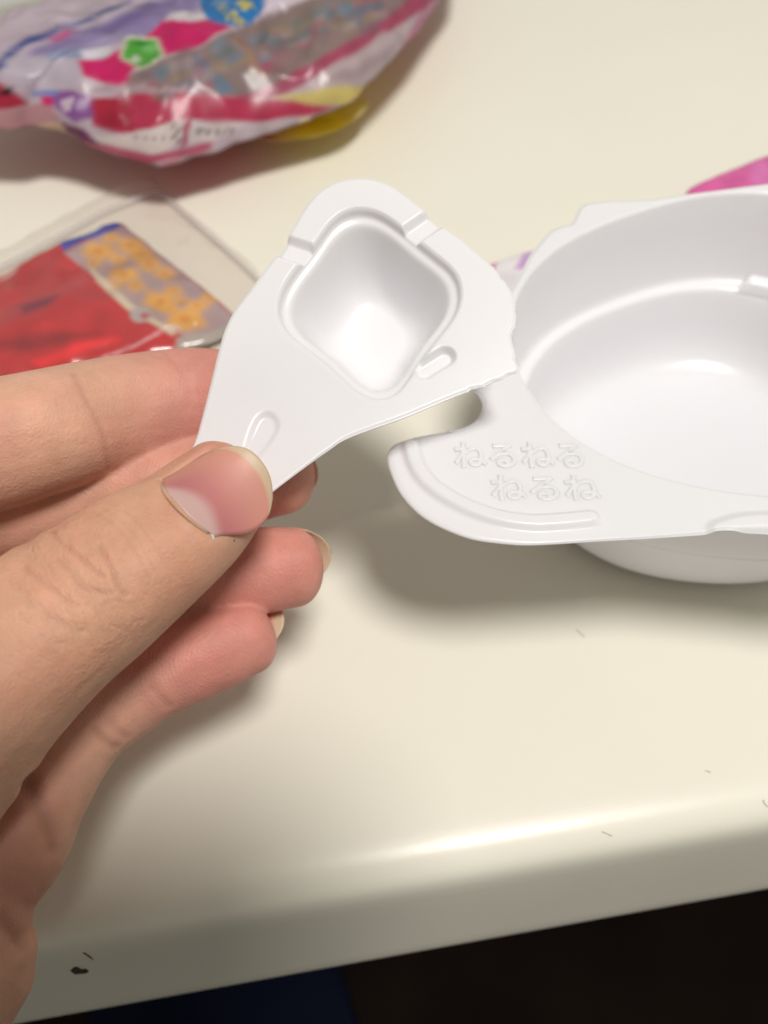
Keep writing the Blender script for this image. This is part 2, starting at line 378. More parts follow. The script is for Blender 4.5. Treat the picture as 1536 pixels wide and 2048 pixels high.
bp = [(.992, 3.55), (.985, 3.2), (.978, 2.85), (.970, 2.5), (.963, 2.2), (.958, 2.04), (.953, 1.96), (.944, 1.915), (.930, 1.90), (.912, 1.893), (.898, 1.885), (.888, 1.865), (.881, 1.82), (.874, 1.72), (.866, 1.55),
      (.859, 1.36), (.852, 1.14), (.844, .93), (.832, .73), (.814, .54), (.790, .38), (.755, .26), (.705, .18), (.63, .14), (.54, .11), (.45, .085), (.3, .06), (.2, .055), (.1, .055), (.04, .055)]
for f, z in bp:
    sh = sm(.95, .35, np.array(f)) if f < .95 else 0
    Rm = Rin * (1 - sh) + Rin.mean() * sh
    rings.append(np.c_[C0 + dirs * (Rm * f)[:, None], np.full(len(phs), z)])
V = np.stack(rings, 1).reshape(-1, 3)
tray = thing('mixing_tray', (*C0, 0))
tag(tray, 'white moulded plastic mixing tray with round bowl and flat lettered flange', 'tray')
Ft_ = gridfaces(len(phs), len(rings), True)[:, ::-1].tolist() + [[i * len(rings) + len(rings) - 1 for i in range(len(phs))][::-1]]
body = mk('bowl_and_flange', V, Ft_, M_plastic, parent=tray, solid=.035, offset=-1)
# embossed hiragana on the flange
def text_mesh(body_, size, depth):
    cu = bpy.data.curves.new('t', 'FONT'); cu.body = body_; cu.size = size; cu.extrude = depth * .15; cu.bevel_depth = depth * 1.7; cu.bevel_resolution = 4
    cu.offset = .004; cu.resolution_u = 5
    o = bpy.data.objects.new('t', cu); col.objects.link(o); bpy.context.view_layer.update()
    me = bpy.data.meshes.new_from_object(o.evaluated_get(bpy.context.evaluated_depsgraph_get()))
    bpy.data.objects.remove(o); V = np.array([v.co for v in me.vertices]); F = [list(p.vertices) for p in me.polygons]
    return V, F
for txt, x0, x1, yb, yt in (('ねるねる', 908, 1172, 936, 884), ('ねるね', 982, 1206, 1002, 950)):
    Vt, Ft = text_mesh(txt, 1.0, .02)
    lo_, hi_ = Vt.min(0), Vt.max(0)
    u = (Vt[:, 0] - lo_[0]) / (hi_[0] - lo_[0]); v = (Vt[:, 1] - lo_[1]) / (hi_[1] - lo_[1]); h = (Vt[:, 2] - lo_[2]) / (hi_[2] - lo_[2])
    a0, a1, b0 = onz(x0, yb, ZR)[:2], onz(x1, yb, ZR)[:2], onz((x0 + x1) / 2, yt, ZR)[:2]
    ex = a1 - a0; m_ = (a0 + a1) / 2; ey = b0 - m_
    # shear-free block lettering set square on the flange
    exn = ex / np.linalg.norm(ex); eyn = np.array([-exn[1], exn[0]]); hy = abs(ey @ eyn)
    xy = a0 + u[:, None] * ex + v[:, None] * eyn * hy
    mk('embossed_lettering', np.c_[xy, ZR - .060 + h * .075], Ft, M_plastic, parent=tray)
# raised step moulded onto the far inner ledge
a = onz(1484, 548, 2.1)[:2] - C0; f0 = math.atan2(a[1], a[0]); fs = np.linspace(f0, f0 - .62, 40)
Rl = np.interp(np.mod(fs, 2 * math.pi), np.concatenate([phs0, [2 * math.pi]]), np.concatenate([Rin0, Rin0[:1]]))
sp = [(.878, 1.84), (.884, 1.93), (.889, 2.03), (.893, 2.07), (.902, 2.095), (.93, 2.105), (.966, 2.11), (.966, 1.84), (.92, 1.84), (.878, 1.84)]
rg = []
for i_, (f_, r_) in enumerate(zip(fs, Rl)):
    e_ = sm(0, 3, np.array(min(i_, 39 - i_)))
    rg.append([[*(C0 + r_ * u_ * np.array([math.cos(f_), math.sin(f_)])), 1.84 + (z_ - 1.84) * e_] for u_, z_ in sp])
mk('ledge_step', np.array(rg).reshape(-1, 3), gridfaces(40, len(sp))[:, ::-1], M_plastic, parent=tray)

# ------------------------------------------------------------------ torn-off measuring cup piece
TO = at(740, 620, 11.3)
tn = BK * math.cos(math.radians(15)) + UP * math.sin(math.radians(15)) + RT * -.05; tn /= np.linalg.norm(tn)
tu = RT - tn * (RT @ tn); tu /= np.linalg.norm(tu); tv = np.cross(tn, tu)
def dplane(px, py): return float((onplane(px, py, TO, tn) - CAM) @ FW)
def tl(pts):
    r = []
    for x, y in pts:
        q = onplane(x, y, TO, tn) - TO; r.append((q @ tu, q @ tv))
    return np.array(r)
out_t = [(352, 985), (362, 950), (390, 884), (404, 835), (420, 772), (440, 692), (452, 655), (470, 620), (500, 580), (530, 538), (556, 503), (566, 487), (580, 465), (598, 434), (620, 402), (645, 378), (676, 362),
         (711, 356), (745, 358), (776, 368), (802, 384), (828, 404), (856, 424), (890, 454), (918, 474), (945, 497), (968, 516), (987, 533), (1003, 552), (1016, 574), (1026, 598), (1033, 624), (1031, 640), (1026, 662), (1026, 684), (1030, 706),
         (1033, 722), (1038, 740), (1018, 748), (990, 760), (966, 771), (960, 773), (949, 778), (930, 784), (890, 800), (850, 817), (800, 838), (745, 858), (690, 880), (655, 904), (620, 930), (575, 965), (530, 1001), (500, 1022), (450, 1030), (400, 1022)]
OT = tl(out_t)
sm_o = catmull(OT, 900, True)
# ragged torn edge along the right hand side
tp = topx(TO + sm_o[:, :1] * tu + sm_o[:, 1:2] * tv)
torn = ((tp[:, 0] > 985) & (tp[:, 1] > 530) & (tp[:, 1] < 775)) | ((tp[:, 0] > 935) & (tp[:, 1] > 738) & (tp[:, 1] < 790))
jit = (vnoise(sm_o, 9, 1) - .5) * .05 + (vnoise(sm_o, 25, 2) - .5) * .025
rad = sm_o / np.linalg.norm(sm_o, axis=1)[:, None]
sm_o = sm_o + rad * (jit * torn)[:, None]
rim_px = [(716, 413), (757, 420), (800, 449), (880, 512), (915, 543), (926, 585), (915, 628), (882, 672), (838, 728), (808, 775), (786, 800), (754, 803), (718, 788), (640, 720), (572, 667), (551, 628), (556, 588), (580, 545), (622, 492), (660, 440), (684, 420)]
RIM = catmull(tl(rim_px), 160, True)
cc = RIM.mean(0)
# polar grid round the cup centre; inner rings walk down the cup
ang = np.linspace(0, 2 * math.pi, 900, endpoint=False)
def prad(poly):
    q = poly - cc; a_ = np.mod(np.arctan2(q[:, 1], q[:, 0]), 2 * math.pi); r_ = np.hypot(q[:, 0], q[:, 1]); o = np.argsort(a_)
    a_, r_ = a_[o], r_[o]; return np.interp(ang, np.concatenate([a_ - 2 * math.pi, a_, a_ + 2 * math.pi]), np.concatenate([r_] * 3))
# denser sampling of direction where the sheet is long
Ro, Rr = prad(sm_o), prad(RIM)
k = np.exp(-.5 * (np.arange(-30, 31) / 17.) ** 2); k /= k.sum()
Rr = np.convolve(np.concatenate([Rr[-30:], Rr, Rr[:30]]), k, 'valid')
dv = np.stack([np.cos(ang), np.sin(ang)], -1)
g1 = tl([(545, 485), (628, 512)]); g2 = tl([(880, 428), (820, 470)]); g3 = tl([(848, 738), (890, 712)])
# thumb-rest arc: a recess with rounded top
arc = tl(catmull([(480, 915), (497, 862), (512, 832), (535, 820), (556, 832), (562, 856), (545, 890), (520, 925)], 40))
rings = []
nf = 110
for i in range(nf):
    t = 1 - i / (nf - 1)
    r = Rr + .02 + (Ro - Rr - .02) * t
    xy = cc + dv * r[:, None]
    z = np.zeros(len(ang))
    for g, wd, dp in ((g1, .21, .12), (g2, .21, .12), (g3, .17, .12)):
        z -= dp * (1 - sm(wd * .45, wd, seg_dist(xy, g)))
    ins = sdf(xy, arc); z -= .055 * (1 - sm(-.10, .01, ins)) * sm(-2.45, -1.75, xy[:, 1])
    e = (Ro - r); z -= .02 * (1 - sm(0, .06, e))
    z += .05 * (vnoise(np.c_[xy, xy[:, :1] * 0], .45, 3) - .5)
    z += .03 * np.minimum(0, xy[:, 1] + 1.0) ** 2
    rings.append(np.c_[xy, z])
zr = rings[-1][:, 2]
cp = [(.0, -.006), (-.018, -.018), (-.032, -.04), (-.042, -.075), (-.052, -.115), (-.07, -.145), (-.10, -.157), (-.135, -.163), (-.165, -.175), (-.19, -.205), (-.215, -.26), (-.265, -.40), (-.325, -.58), (-.385, -.76), (-.445, -.92),
      (-.505, -1.05), (-.565, -1.15), (-.625, -1.22), (-.685, -1.265), (-.745, -1.29), (-.80, -1.30)]
gdz = np.zeros(len(ang))
for g, wd, dp in ((g1, .21, .12), (g2, .21, .12), (g3, .17, .12)): gdz += dp * (1 - sm(wd * .45, wd, seg_dist(rings[-1][:, :2], g)))
rings.append(np.c_[cc + dv * (Rr + .006)[:, None], zr])
for o, dz in cp:
    f = sm(0, -.05, np.array(o))
    sg_ = 1 + abs(o) * 75; kk = np.exp(-.5 * (np.arange(-150, 151) / sg_) ** 2); kk /= kk.sum()
    ro_ = np.convolve(np.concatenate([Rr[-150:], Rr, Rr[:150]]), kk, 'valid') + o
    rings.append(np.c_[cc + dv * ro_[:, None], np.minimum(dz + (zr + gdz) * (1 - f), -gdz if dz > -.125 else 0)])
Lc = np.stack(rings, 1).reshape(-1, 3)
cup_org = TO - tn * .5
def t2w(L): return TO + L[:, :1] * tu + L[:, 1:2] * tv + L[:, 2:3] * tn
cup = mk('measuring_cup', t2w(Lc), gridfaces(len(ang), len(rings), True).tolist() + [[i * len(rings) + len(rings) - 1 for i in range(len(ang))]], M_plastic, origin=cup_org, solid=.03, offset=-1)
tag(cup, 'white plastic triangular piece with square cup pinched between thumb and fingers', 'measuring cup')

# ------------------------------------------------------------------ hand
def sweep(rows, N, nring=26, nseg=60, cap0=True, ext=.75, cap1=False, sup=2.2, world=False):
    """rows: (px,py,d,half_px,thick) from the tip inwards -> closed tube (verts, faces), centre line"""
    R = []
    for r in rows:
        if len(r) == 5 and not world: p = at(*r[:3]); R.append([*p, r[3] * r[2] / FPX, r[4]])
        else: R.append(list(r))
    Q = catmull(R, nseg); c = Q[:, :3]; a = Q[:, 3]; th = Q[:, 4]
    T = np.gradient(c, axis=0); T /= np.linalg.norm(T, axis=1)[:, None]
    # rounded tip
    s = np.linspace(1, 0, 10, endpoint=False); caps = [(x, (1 - x ** 2.3) ** .5) for x in np.sin(s * math.pi / 2)]
    C2 = [c[0] - T[0] * a[0] * ext * x for x, _ in caps]; A2 = [a[0] * max(y, .05) for _, y in caps]
    c = np.vstack([C2, c]); a = np.concatenate([A2, a]); th = np.concatenate([[th[0]] * len(caps), th]); T = np.vstack([[T[0]] * len(caps), T])
    V = []
    ph_ = np.linspace(0, 2 * math.pi, nring, endpoint=False)
    e = 2 / sup
    cs = np.sign(np.cos(ph_)) * np.abs(np.cos(ph_)) ** e; sn = np.sign(np.sin(ph_)) * np.abs(np.sin(ph_)) ** e
    for i in range(len(c)):
        n_ = N - T[i] * (N @ T[i]); n_ /= np.linalg.norm(n_); s_ = np.cross(T[i], n_)
        V.append(c[i] + a[i] * (cs[:, None] * s_ + sn[:, None] * th[i] * n_))
    m = len(c); V = np.vstack(V)
    F = []
    for i in range(m - 1):
        for j in range(nring):
            j2 = (j + 1) % nring; F.append([i * nring + j, i * nring + j2, (i + 1) * nring + j2, (i + 1) * nring + j])
    F.append(list(range(nring))[::-1]); F.append([(m - 1) * nring + j for j in range(nring)])
    return V, F, c, a, T
cs_ = lambda x, y, z: x * RT + y * UP + z * BK
NT = cs_(-.22, .30, .93); NT /= np.linalg.norm(NT)
thumb_rows = [(456, 965, 10.22, 103, .72), (420, 1002, 10.13, 115, .76), (380, 1041, 9.99, 124, .80), (335, 1076, 9.74, 132, .84), (290, 1108, 9.65, 140, .86), (190, 1183, 9.48, 155, .88), (107, 1243, 9.32, 166, .86), (18, 1312, 9.15, 184, .86),
              (-72, 1388, 8.98, 204, .9), (-200, 1510, 8.8, 235, .95), (-400, 1720, 8.7, 275, .95), (-620, 1960, 8.7, 290, .9)]
index_rows = [(560, 806, 12.05, 82, .9), (500, 804, 12.0, 97, .9), (400, 806, 12.15, 109, .93), (300, 819, 11.9, 114, .95), (200, 838, 11.5, 118, .96), (100, 862, 10.95, 123, .96), (0, 888, 10.75, 130, .96), (-150, 925, 10.5, 136, 1), (-350, 985, 10.2, 142, 1), (-700, 1120, 9.8, 165, 1)]
middle_rows = [(556, 950, 12.0, 82, .9), (500, 955, 12.0, 93, .92), (420, 962, 12.0, 99, .95), (300, 974, 11.95, 103, .96), (150, 990, 11.85, 107, .96), (0, 1012, 11.7, 110, 1), (-200, 1050, 11.4, 117, 1), (-450, 1140, 10.9, 128, 1), (-750, 1290, 10.1, 160, 1)]
ring_rows = [(585, 1136, 11.75, 80, .9), (540, 1139, 11.7, 86, .92), (450, 1152, 11.65, 89, .95), (320, 1195, 11.6, 90, .97), (170, 1255, 11.45, 92, 1), (20, 1330, 11.25, 96, 1), (-220, 1430, 10.9, 108, 1), (-560, 1500, 10.1, 150, 1)]
pinky_rows = [(494, 1280, 11.3, 71, .9), (455, 1292, 11.25, 80, .92), (390, 1318, 11.18, 84, .95), (320, 1352, 11.08, 82, .98), (262, 1384, 11.0, 86, .98), (178, 1446, 10.75, 88, 1), (125, 1520, 10.45, 88, 1), (75, 1610, 10.15, 92, 1), (0, 1720, 9.8, 115, 1), (-200, 1800, 9.4, 160, 1)]
ND = cs_(.12, .25, -.95)
WR = np.array([-11.8, -2.6, 4.2])
parts = []
parts.append(sweep(thumb_rows, NT, ext=.66, sup=2.25))
for rows, N_, ex_ in ((index_rows, ND, .8), (middle_rows, ND, .9), (ring_rows, ND, .78), (pinky_rows, ND, .82)):
    parts.append(sweep(rows, N_, ext=ex_, sup=2.1))
def cap_w(rows, N):  # rows in world cm: x,y,z,r,th
    return sweep(rows, np.array(N, float), world=True, nseg=24, nring=24, sup=2.0)
def pw(px, py, d, r): return [*at(px, py, d), r, 1.0]
up_ = np.array([0, 0, 1.])
i_m = pw(-660, 1110, 9.85, .98); m_m = pw(-700, 1270, 10.15, .98); r_m = pw(-500, 1480, 10.15, .95); p_m = pw(-60, 1740, 9.75, .80)
parts.append(cap_w([i_m, [*((np.array(i_m[:3]) + WR) / 2 + [0, 0, .3]), 1.25, 1], [*WR, 1.4, 1]], up_))
parts.append(cap_w([m_m, [*((np.array(m_m[:3]) + WR) / 2 + [0, 0, .1]), 1.25, 1], [*WR, 1.4, 1]], up_))
parts.append(cap_w([r_m, [*((np.array(r_m[:3]) + WR) / 2 - [0, 0, .1]), 1.2, 1], [*(WR - [0, 0, .4]), 1.4, 1]], up_))
parts.append(cap_w([p_m, pw(-105, 1860, 9.45, .92), pw(-200, 2000, 9.2, 1.15), [*((np.array(p_m[:3]) + WR) / 2 - [.3, .6, .4]), 1.25, 1], [*(WR - [0, 0, .7]), 1.3, 1]], up_))
parts.append(cap_w([pw(-330, 1650, 8.9, 1.3), [*((at(-560, 1900, 8.9) + WR) / 2), 1.6, 1], [*WR, 1.5, 1]], up_))
parts.append(cap_w([[*(WR + [1.6, 2.4, 0]), 2.3, .75], [*WR, 2.5, .8], [*(WR + [-1.5, -5, .3]), 2.6, .88], [*(WR + [-3.5, -12, .8]), 3.1, .92], [*(WR + [-5, -17, 1]), 3.3, .95]], up_))
HV, HF, k0 = [], [], 0
for V_, F_, *_ in parts:
    HV.append(V_); HF += [[i + k0 for i in f] for f in F_]; k0 += len(V_)
HV = np.vstack(HV)
me = bpy.data.meshes.new('tmp'); me.from_pydata(HV.tolist(), [], HF); me.update()
to = bpy.data.objects.new('tmp', me); col.objects.link(to)
md = to.modifiers.new('r', 'REMESH'); md.mode = 'VOXEL'; md.voxel_size = .031
md = to.modifiers.new('s', 'SMOOTH'); md.factor = .5; md.iterations = 18
bpy.context.view_layer.update()
ev = to.evaluated_get(bpy.context.evaluated_depsgraph_get())
me2 = bpy.data.meshes.new_from_object(ev); bpy.data.objects.remove(to)
nv = len(me2.vertices); V = np.empty(nv * 3); me2.vertices.foreach_get('co', V); V = V.reshape(-1, 3)
F = np.array([list(p.vertices) for p in me2.polygons])
def normals(V, F):
    n = np.cross(V[F[:, 2]] - V[F[:, 0]], V[F[:, 3]] - V[F[:, 1]]); vn = np.zeros_like(V)
    for q in range(4): np.add.at(vn, F[:, q], n)
    return vn / (np.linalg.norm(vn, axis=1)[:, None] + 1e-12)
VN = normals(V, F)
# digit coordinates
bestd = np.full(nv, 1e9); did = np.zeros(nv, int); sarc = np.zeros(nv); wloc = np.zeros(nv); dors = np.zeros(nv)
names = ['thumb', 'index', 'middle', 'ring', 'pinky']; Ns = [NT, ND, ND, ND, ND]
for kx in range(5):
    _, _, c, a, T = parts[kx]
    arcl = np.concatenate([[0], np.cumsum(np.linalg.norm(np.diff(c, axis=0), axis=1))])
    bb = (V > c.min(0) - 2).all(1) & (V < c.max(0) + 2).all(1); ids = np.where(bb)[0]
    D = np.linalg.norm(V[ids, None] - c[None], axis=2); j = D.argmin(1); rel = D[np.arange(len(ids)), j] / np.maximum(a[j], .3)
    up = rel < bestd[ids]; q = ids[up]; jj = j[up]
    bestd[q] = rel[up]; did[q] = kx
    v_ = V[q] - c[jj]; sarc[q] = arcl[jj] + np.einsum('ij,ij->i', v_, T[jj])
    Nn = Ns[kx][None] - T[jj] * (T[jj] @ Ns[kx])[:, None]; Nn /= np.linalg.norm(Nn, axis=1)[:, None]
    Sd = np.cross(T[jj], Nn); wloc[q] = np.einsum('ij,ij->i', v_, Sd); dors[q] = np.einsum('ij,ij->i', v_, Nn) / a[jj]
# creases: lines found on the surface, pressed in
def hand_bvh(): return BVHTree.FromPolygons(V.tolist(), F.tolist())
bv = hand_bvh()
def cast(px, py):
    h = bv.ray_cast(Vector(CAM), Vector(ray(px, py)).normalized()); return None if h[0] is None else np.array(h[0])
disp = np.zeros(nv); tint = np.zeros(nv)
creases = [  # px polyline, depth cm, width cm
    ([(104, 1060), (122, 1084), (152, 1108), (188, 1140), (206, 1152)], .015, .028), ([(198, 1092), (214, 1120), (228, 1150), (240, 1176), (252, 1190)], .017, .028),
    ([(116, 1118), (140, 1142), (158, 1166), (182, 1180), (222, 1186)], .012, .028), ([(50, 1134), (84, 1162), (122, 1190), (152, 1212)], .011, .03), ([(20, 1160), (60, 1200), (110, 1240), (160, 1262)], .008, .05),
    ([(180, 1020), (222, 1046), (262, 1088), (288, 1136), (302, 1160)], .007, .016), ([(240, 1018), (270, 1040), (302, 1082), (326, 1124)], .007, .016), ([(205, 1015), (245, 1044), (285, 1096), (310, 1140)], .006, .016),
    ([(148, 748), (168, 790), (190, 832), (206, 868), (214, 905), (216, 940)], .011, .05), ([(328, 706), (350, 730), (368, 752)], .006, .03),
    ([(306, 1376), (322, 1394), (338, 1412)], .012, .05), ([(190, 1462), (212, 1482), (232, 1494)], .018, .05), ([(222, 1446), (240, 1464), (254, 1474)], .012, .05),
    ([(52, 1560), (78, 1612), (98, 1662), (106, 1694)], .035, .09), ([(0, 1838), (18, 1858), (34, 1878)], .03, .09)]
for pl, dp, wd in creases:
    P = [cast(*q) for q in catmull(pl, 24)]; P = [p_ for p_ in P if p_ is not None]
    if len(P) < 2: continue
    P = np.array(P); bb = (V > P.min(0) - .4).all(1) & (V < P.max(0) + .4).all(1); ids = np.where(bb)[0]
    d_ = seg_dist(V[ids], P); 
    t_ = np.exp(-(d_ / wd) ** 2)
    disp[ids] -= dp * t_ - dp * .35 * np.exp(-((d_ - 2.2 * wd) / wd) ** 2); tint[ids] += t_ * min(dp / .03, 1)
# puckered knuckle skin on the thumb
kn = np.exp(-((sarc - 2.75) / .55) ** 2) * (did == 0) * (dors > .2)
q = np.stack([sarc * 3.2 + .8 * wloc, wloc * 1.1, sarc * 0], -1)
disp += kn * .022 * (vnoise(q, 1.6, 5) - .5) * 2
V = V + VN * disp[:, None]

# --- nails
def nail_frame(tip, axis, N):
    T_ = axis / np.linalg.norm(axis); n_ = N - T_ * (N @ T_); n_ /= np.linalg.norm(n_); return T_, n_, np.cross(n_, T_)
bv = hand_bvh()
nails = []; base_rows = {}
def make_nail(name, base, T_, n_, S_, L, W, fit_s, over, colf, roundness=2.4, lift=.012, groove=True, basew=.9):
    """nail plate: base point on surface, grows along T_, curved to the finger by a quadratic fit"""
    global V
    nu, nl = 25, 33
    pts = []
    for s_ in np.linspace(-.40, .40, 9) * W:
        for t_ in np.linspace(0, fit_s * L, 9):
            o = base + S_ * s_ + T_ * t_ + n_ * 2
            h = bv.ray_cast(Vector(o), Vector(-n_))
            if h[0] is not None and h[3] < 3.2: pts.append((s_, t_, 2 - h[3]))
    pts = np.array(pts); A = np.c_[np.ones(len(pts)), pts[:, 0], pts[:, 1], pts[:, 0] ** 2, pts[:, 1] ** 2, pts[:, 0] * pts[:, 1]]
    co = np.linalg.lstsq(A, pts[:, 2], rcond=None)[0]; co[0] += .4 * np.max(pts[:, 2] - A @ co)
    uu, vv = np.meshgrid(np.linspace(-1, 1, nu), np.linspace(0, 1, nl), indexing='ij')
    tipc = np.clip((vv - .52) / .48, 0, 1)
    tmax = L * (1 - .30 * np.abs(uu) ** roundness)                   # rounded free edge
    tmin = L * .06 * (np.abs(uu) ** 3) - L * .03 * (1 - uu ** 2)
    t_ = tmin + (tmax - tmin) * vv
    s_ = uu * W / 2 * (basew + (1 - basew) * sm(0, .5, vv)) * (1 - .16 * tipc ** 2)
    h = co[0] + co[1] * s_ + co[2] * t_ + co[3] * s_ ** 2 + co[4] * t_ ** 2 + co[5] * s_ * t_ + lift
    h -= .02 * np.abs(uu) ** 6
    P = base + s_[..., None] * S_ + t_[..., None] * T_ + h[..., None] * n_
    colr = colf(uu, vv)
    base_rows[name] = P[:, 0] + n_ * .012 - T_ * .012
    nails.append((name, P.reshape(-1, 3), gridfaces(nu, nl), colr.reshape(-1, 3)))
    # skin: sunk under the plate, swollen round its sides and base
    ids = np.where(np.linalg.norm(V - (base + T_ * L / 2), axis=1) < L * 1.3)[0]
    q = V[ids] - base; ss, tt, hh = q @ S_, q @ T_, q @ n_
    hs = co[0] + co[1] * ss + co[2] * tt + co[3] * ss ** 2 + co[4] * tt ** 2 + co[5] * ss * tt
    near = (hh > hs - .35)
    hw = W / 2 * (1 - .16 * np.clip((tt / L - .52) / .48, 0, 1) ** 2) * (basew + (1 - basew) * sm(0, .5, tt / L))
    ds = np.abs(ss) - hw; db = -tt
    dout = np.maximum(ds, db); ins = (dout < 0) & near
    if groove:
        dz = np.zeros(len(ids)); dz += np.minimum(0, hs + lift - .022 - hh) * (1 - sm(-.035, .012, dout)) * near * (tt < L * 1.1)
        ring_ = np.exp(-((dout - .06) / .05) ** 2) * near * sm(1.05, .8, tt / L) * (tt > -.3)
        dz += .022 * ring_
        V[ids] += dz[:, None] * n_
    return co
LS = 1
def nailcol(lun=True, free=.885):
    pink = lin((212, 146, 132)); deep = lin((186, 112, 114)); moon = lin((206, 166, 160)); cream = lin((200, 178, 150)); line = lin((206, 148, 124)); side = lin((206, 146, 122))
    def f(u, v):
        k = sm(.1, .85, v)[..., None]; c = deep * (1 - k) + pink * k; k = sm(.35, 1.0, -u * LS)[..., None] * .75; c = c * (1 - k) + side * k
        if lun:
            m = (1 - sm(-.09, .09, v - (.24 - .34 * (u * LS - .30) ** 2)))[..., None]; c = c * (1 - m) + moon * m
        fe = free - .05 * u ** 2 * 0 + 0
        vq = v - .06 * np.abs(u) ** 2.5
        m = np.exp(-((vq - fe + .03) / .03) ** 2)[..., None]; c = c * (1 - m * .6) + line * m * .6
        m = sm(fe - .02, fe + .02, vq)[..., None]; return c * (1 - m) + cream * m
    return f
# thumb nail
Pb0 = cast(316, 954); Pb1 = cast(420, 1084)
bmid = (cast(362, 1012)); tipd = at(497, 912, 10.05) - at(367, 1014, 9.82)
T_, n_, S_ = nail_frame(None, tipd, NT)
upl = cs_(-.64, .77, 0); sg = 1 if S_ @ upl > 0 else -1; LS = -sg
make_nail('thumb_nail', bmid + S_ * sg * .05, T_, n_, S_, 1.10, 1.12, .78, .1, nailcol(), lift=.008)
# other nails: on the far side of each tip, their free edges show past the flesh
for nm, rows, L, Wd, px_e in (('index_nail', index_rows, .95, .95, None), ('middle_nail', middle_rows, .98, .95, None), ('ring_nail', ring_rows, 1.0, .98, None), ('pinky_nail', pinky_rows, 1.02, .84, None)):
    p0, p1 = at(*rows[0][:3]), at(*rows[2][:3]); ax = p0 - p1; ax /= np.linalg.norm(ax)
    Nd = {'ring_nail': cs_(.10, .36, -.93), 'pinky_nail': cs_(.3, .48, -.82), 'middle_nail': cs_(.5, .1, -.85), 'index_nail': cs_(.1, .2, -.95)}[nm]
    T_, n_, S_ = nail_frame(None, ax, Nd)
    r0 = rows[0][3] * rows[0][2] / FPX
    o = p0 - ax * (.42)
    h = bv.ray_cast(Vector(o + n_ * 2), Vector(-n_)); bs = np.array(h[0]) if h[0] is not None else o + n_ * r0
    make_nail(nm, bs, T_, n_, S_, L, Wd, .62, .1, nailcol(False, .84), groove=True, lift=.006)

# --- skin tone per vertex
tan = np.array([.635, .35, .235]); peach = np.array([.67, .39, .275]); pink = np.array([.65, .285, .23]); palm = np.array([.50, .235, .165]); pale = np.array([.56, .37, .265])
colr = np.repeat(tan[None], nv, 0)
isf = (did > 0)
colr[isf] = peach
b1 = np.where(isf, sm(3.2, 0.9, sarc) * .85 + .1, 0); b1 = np.where(did == 1, np.clip(sm(3.6, 1.5, sarc) + .12, 0, 1), b1)
b1 = np.where(did == 2, .55 * sm(4, 1, sarc) + .2, b1)
blot = vnoise(V, 1.3, 9); b1 = np.clip(b1 + (blot - .5) * .35 * isf, 0, 1)
colr = colr * (1 - b1[:, None]) + pink * b1[:, None]
bt = np.clip(sm(1.2, .15, sarc) * .55 * (did == 0) + .25 * (did == 0) * sm(-.2, -.9, dors), 0, 1)
colr = colr * (1 - bt[:, None]) + pink * bt[:, None]
bt = ((did == 0) * sm(3.2, 6.0, sarc) * .5)[:, None]; colr = colr * (1 - bt) + pale * bt
far = np.clip((bestd - 1.15) / .25, 0, 1)[:, None] * .0
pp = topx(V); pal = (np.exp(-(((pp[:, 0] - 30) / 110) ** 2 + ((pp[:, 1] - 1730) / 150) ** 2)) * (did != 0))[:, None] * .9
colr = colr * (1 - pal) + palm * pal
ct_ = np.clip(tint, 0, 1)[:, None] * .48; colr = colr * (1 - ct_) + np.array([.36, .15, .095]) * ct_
colr *= (1 + .10 * (vnoise(V, 2.2, 4) - .5))[:, None]
rid = np.where(isf, sm(2.9, 2.2, sarc) * sm(.35, -.15, dors), -np.exp(-((sarc - 2.7) / .75) ** 2) * sm(.1, .5, dors) * (did == 0) - .12 * (did == 0))
vecs = np.stack([sarc, wloc, rid], -1)
hb = np.array([-6., 2.5, 0.9])
hand = thing('hand', hb); 
tag(hand, 'left hand with bare skin pinching the torn white cup piece', 'hand')
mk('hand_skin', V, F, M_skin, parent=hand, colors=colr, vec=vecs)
def skin_tube(name, P, r, rgb, flat=1.0):
    P = catmull(P, 30); T = np.gradient(P, axis=0); T /= np.linalg.norm(T, axis=1)[:, None]; Vv = []
    tap = np.sin(np.linspace(.12, math.pi - .12, 30)) ** .5 * (.8 + .4 * vnoise(P, 9, 3))
    for p_, t_, q_ in zip(P, T, tap):
        s_ = np.cross(t_, NT); s_ /= np.linalg.norm(s_); u_ = np.cross(s_, t_)
        for a_ in range(8): Vv.append(p_ + r * q_ * (math.cos(a_ * math.pi / 4) * s_ + flat * math.sin(a_ * math.pi / 4) * u_))
    Fv = [[i * 8 + j, i * 8 + (j + 1) % 8, (i + 1) * 8 + (j + 1) % 8, (i + 1) * 8 + j] for i in range(29) for j in range(8)]
    Fv += [list(range(8))[::-1], [29 * 8 + j for j in range(8)]]
    return mk(name, Vv, Fv, M_skin, parent=hand, colors=np.repeat(np.array([rgb]), len(Vv), 0), vec=np.zeros((len(Vv), 3)))
skin_tube('cuticle', base_rows['thumb_nail'][1:-1:3], .03, (.60, .35, .235), .8)
hq = base_rows['thumb_nail'][-1] if (base_rows['thumb_nail'][-1] - base_rows['thumb_nail'][0]) @ RT > 0 else base_rows['thumb_nail'][0]
hg = [hq - .03 * RT + .04 * UP, hq, hq - .01 * RT - .06 * UP]
if all(h is not None for h in hg): skin_tube('hangnail', [h + NT * .01 for h in hg], .02, (.70, .58, .46))
hg = [cast(498, 1047), cast(502, 1054), cast(505, 1056)]
if all(h is not None for h in hg): skin_tube('hangnail', [h + NT * .012 for h in hg], .010, (.70, .60, .48))
ml = cast(468, 1081)
if ml is not None: skin_tube('mole', [ml - .012 * RT, ml, ml + .012 * RT], .016, (.16, .07, .045))
for nm, P, Fq, cq in nails:
    mk(nm, P, Fq, M_nail, parent=hand, colors=cq, solid=.02, offset=-1)

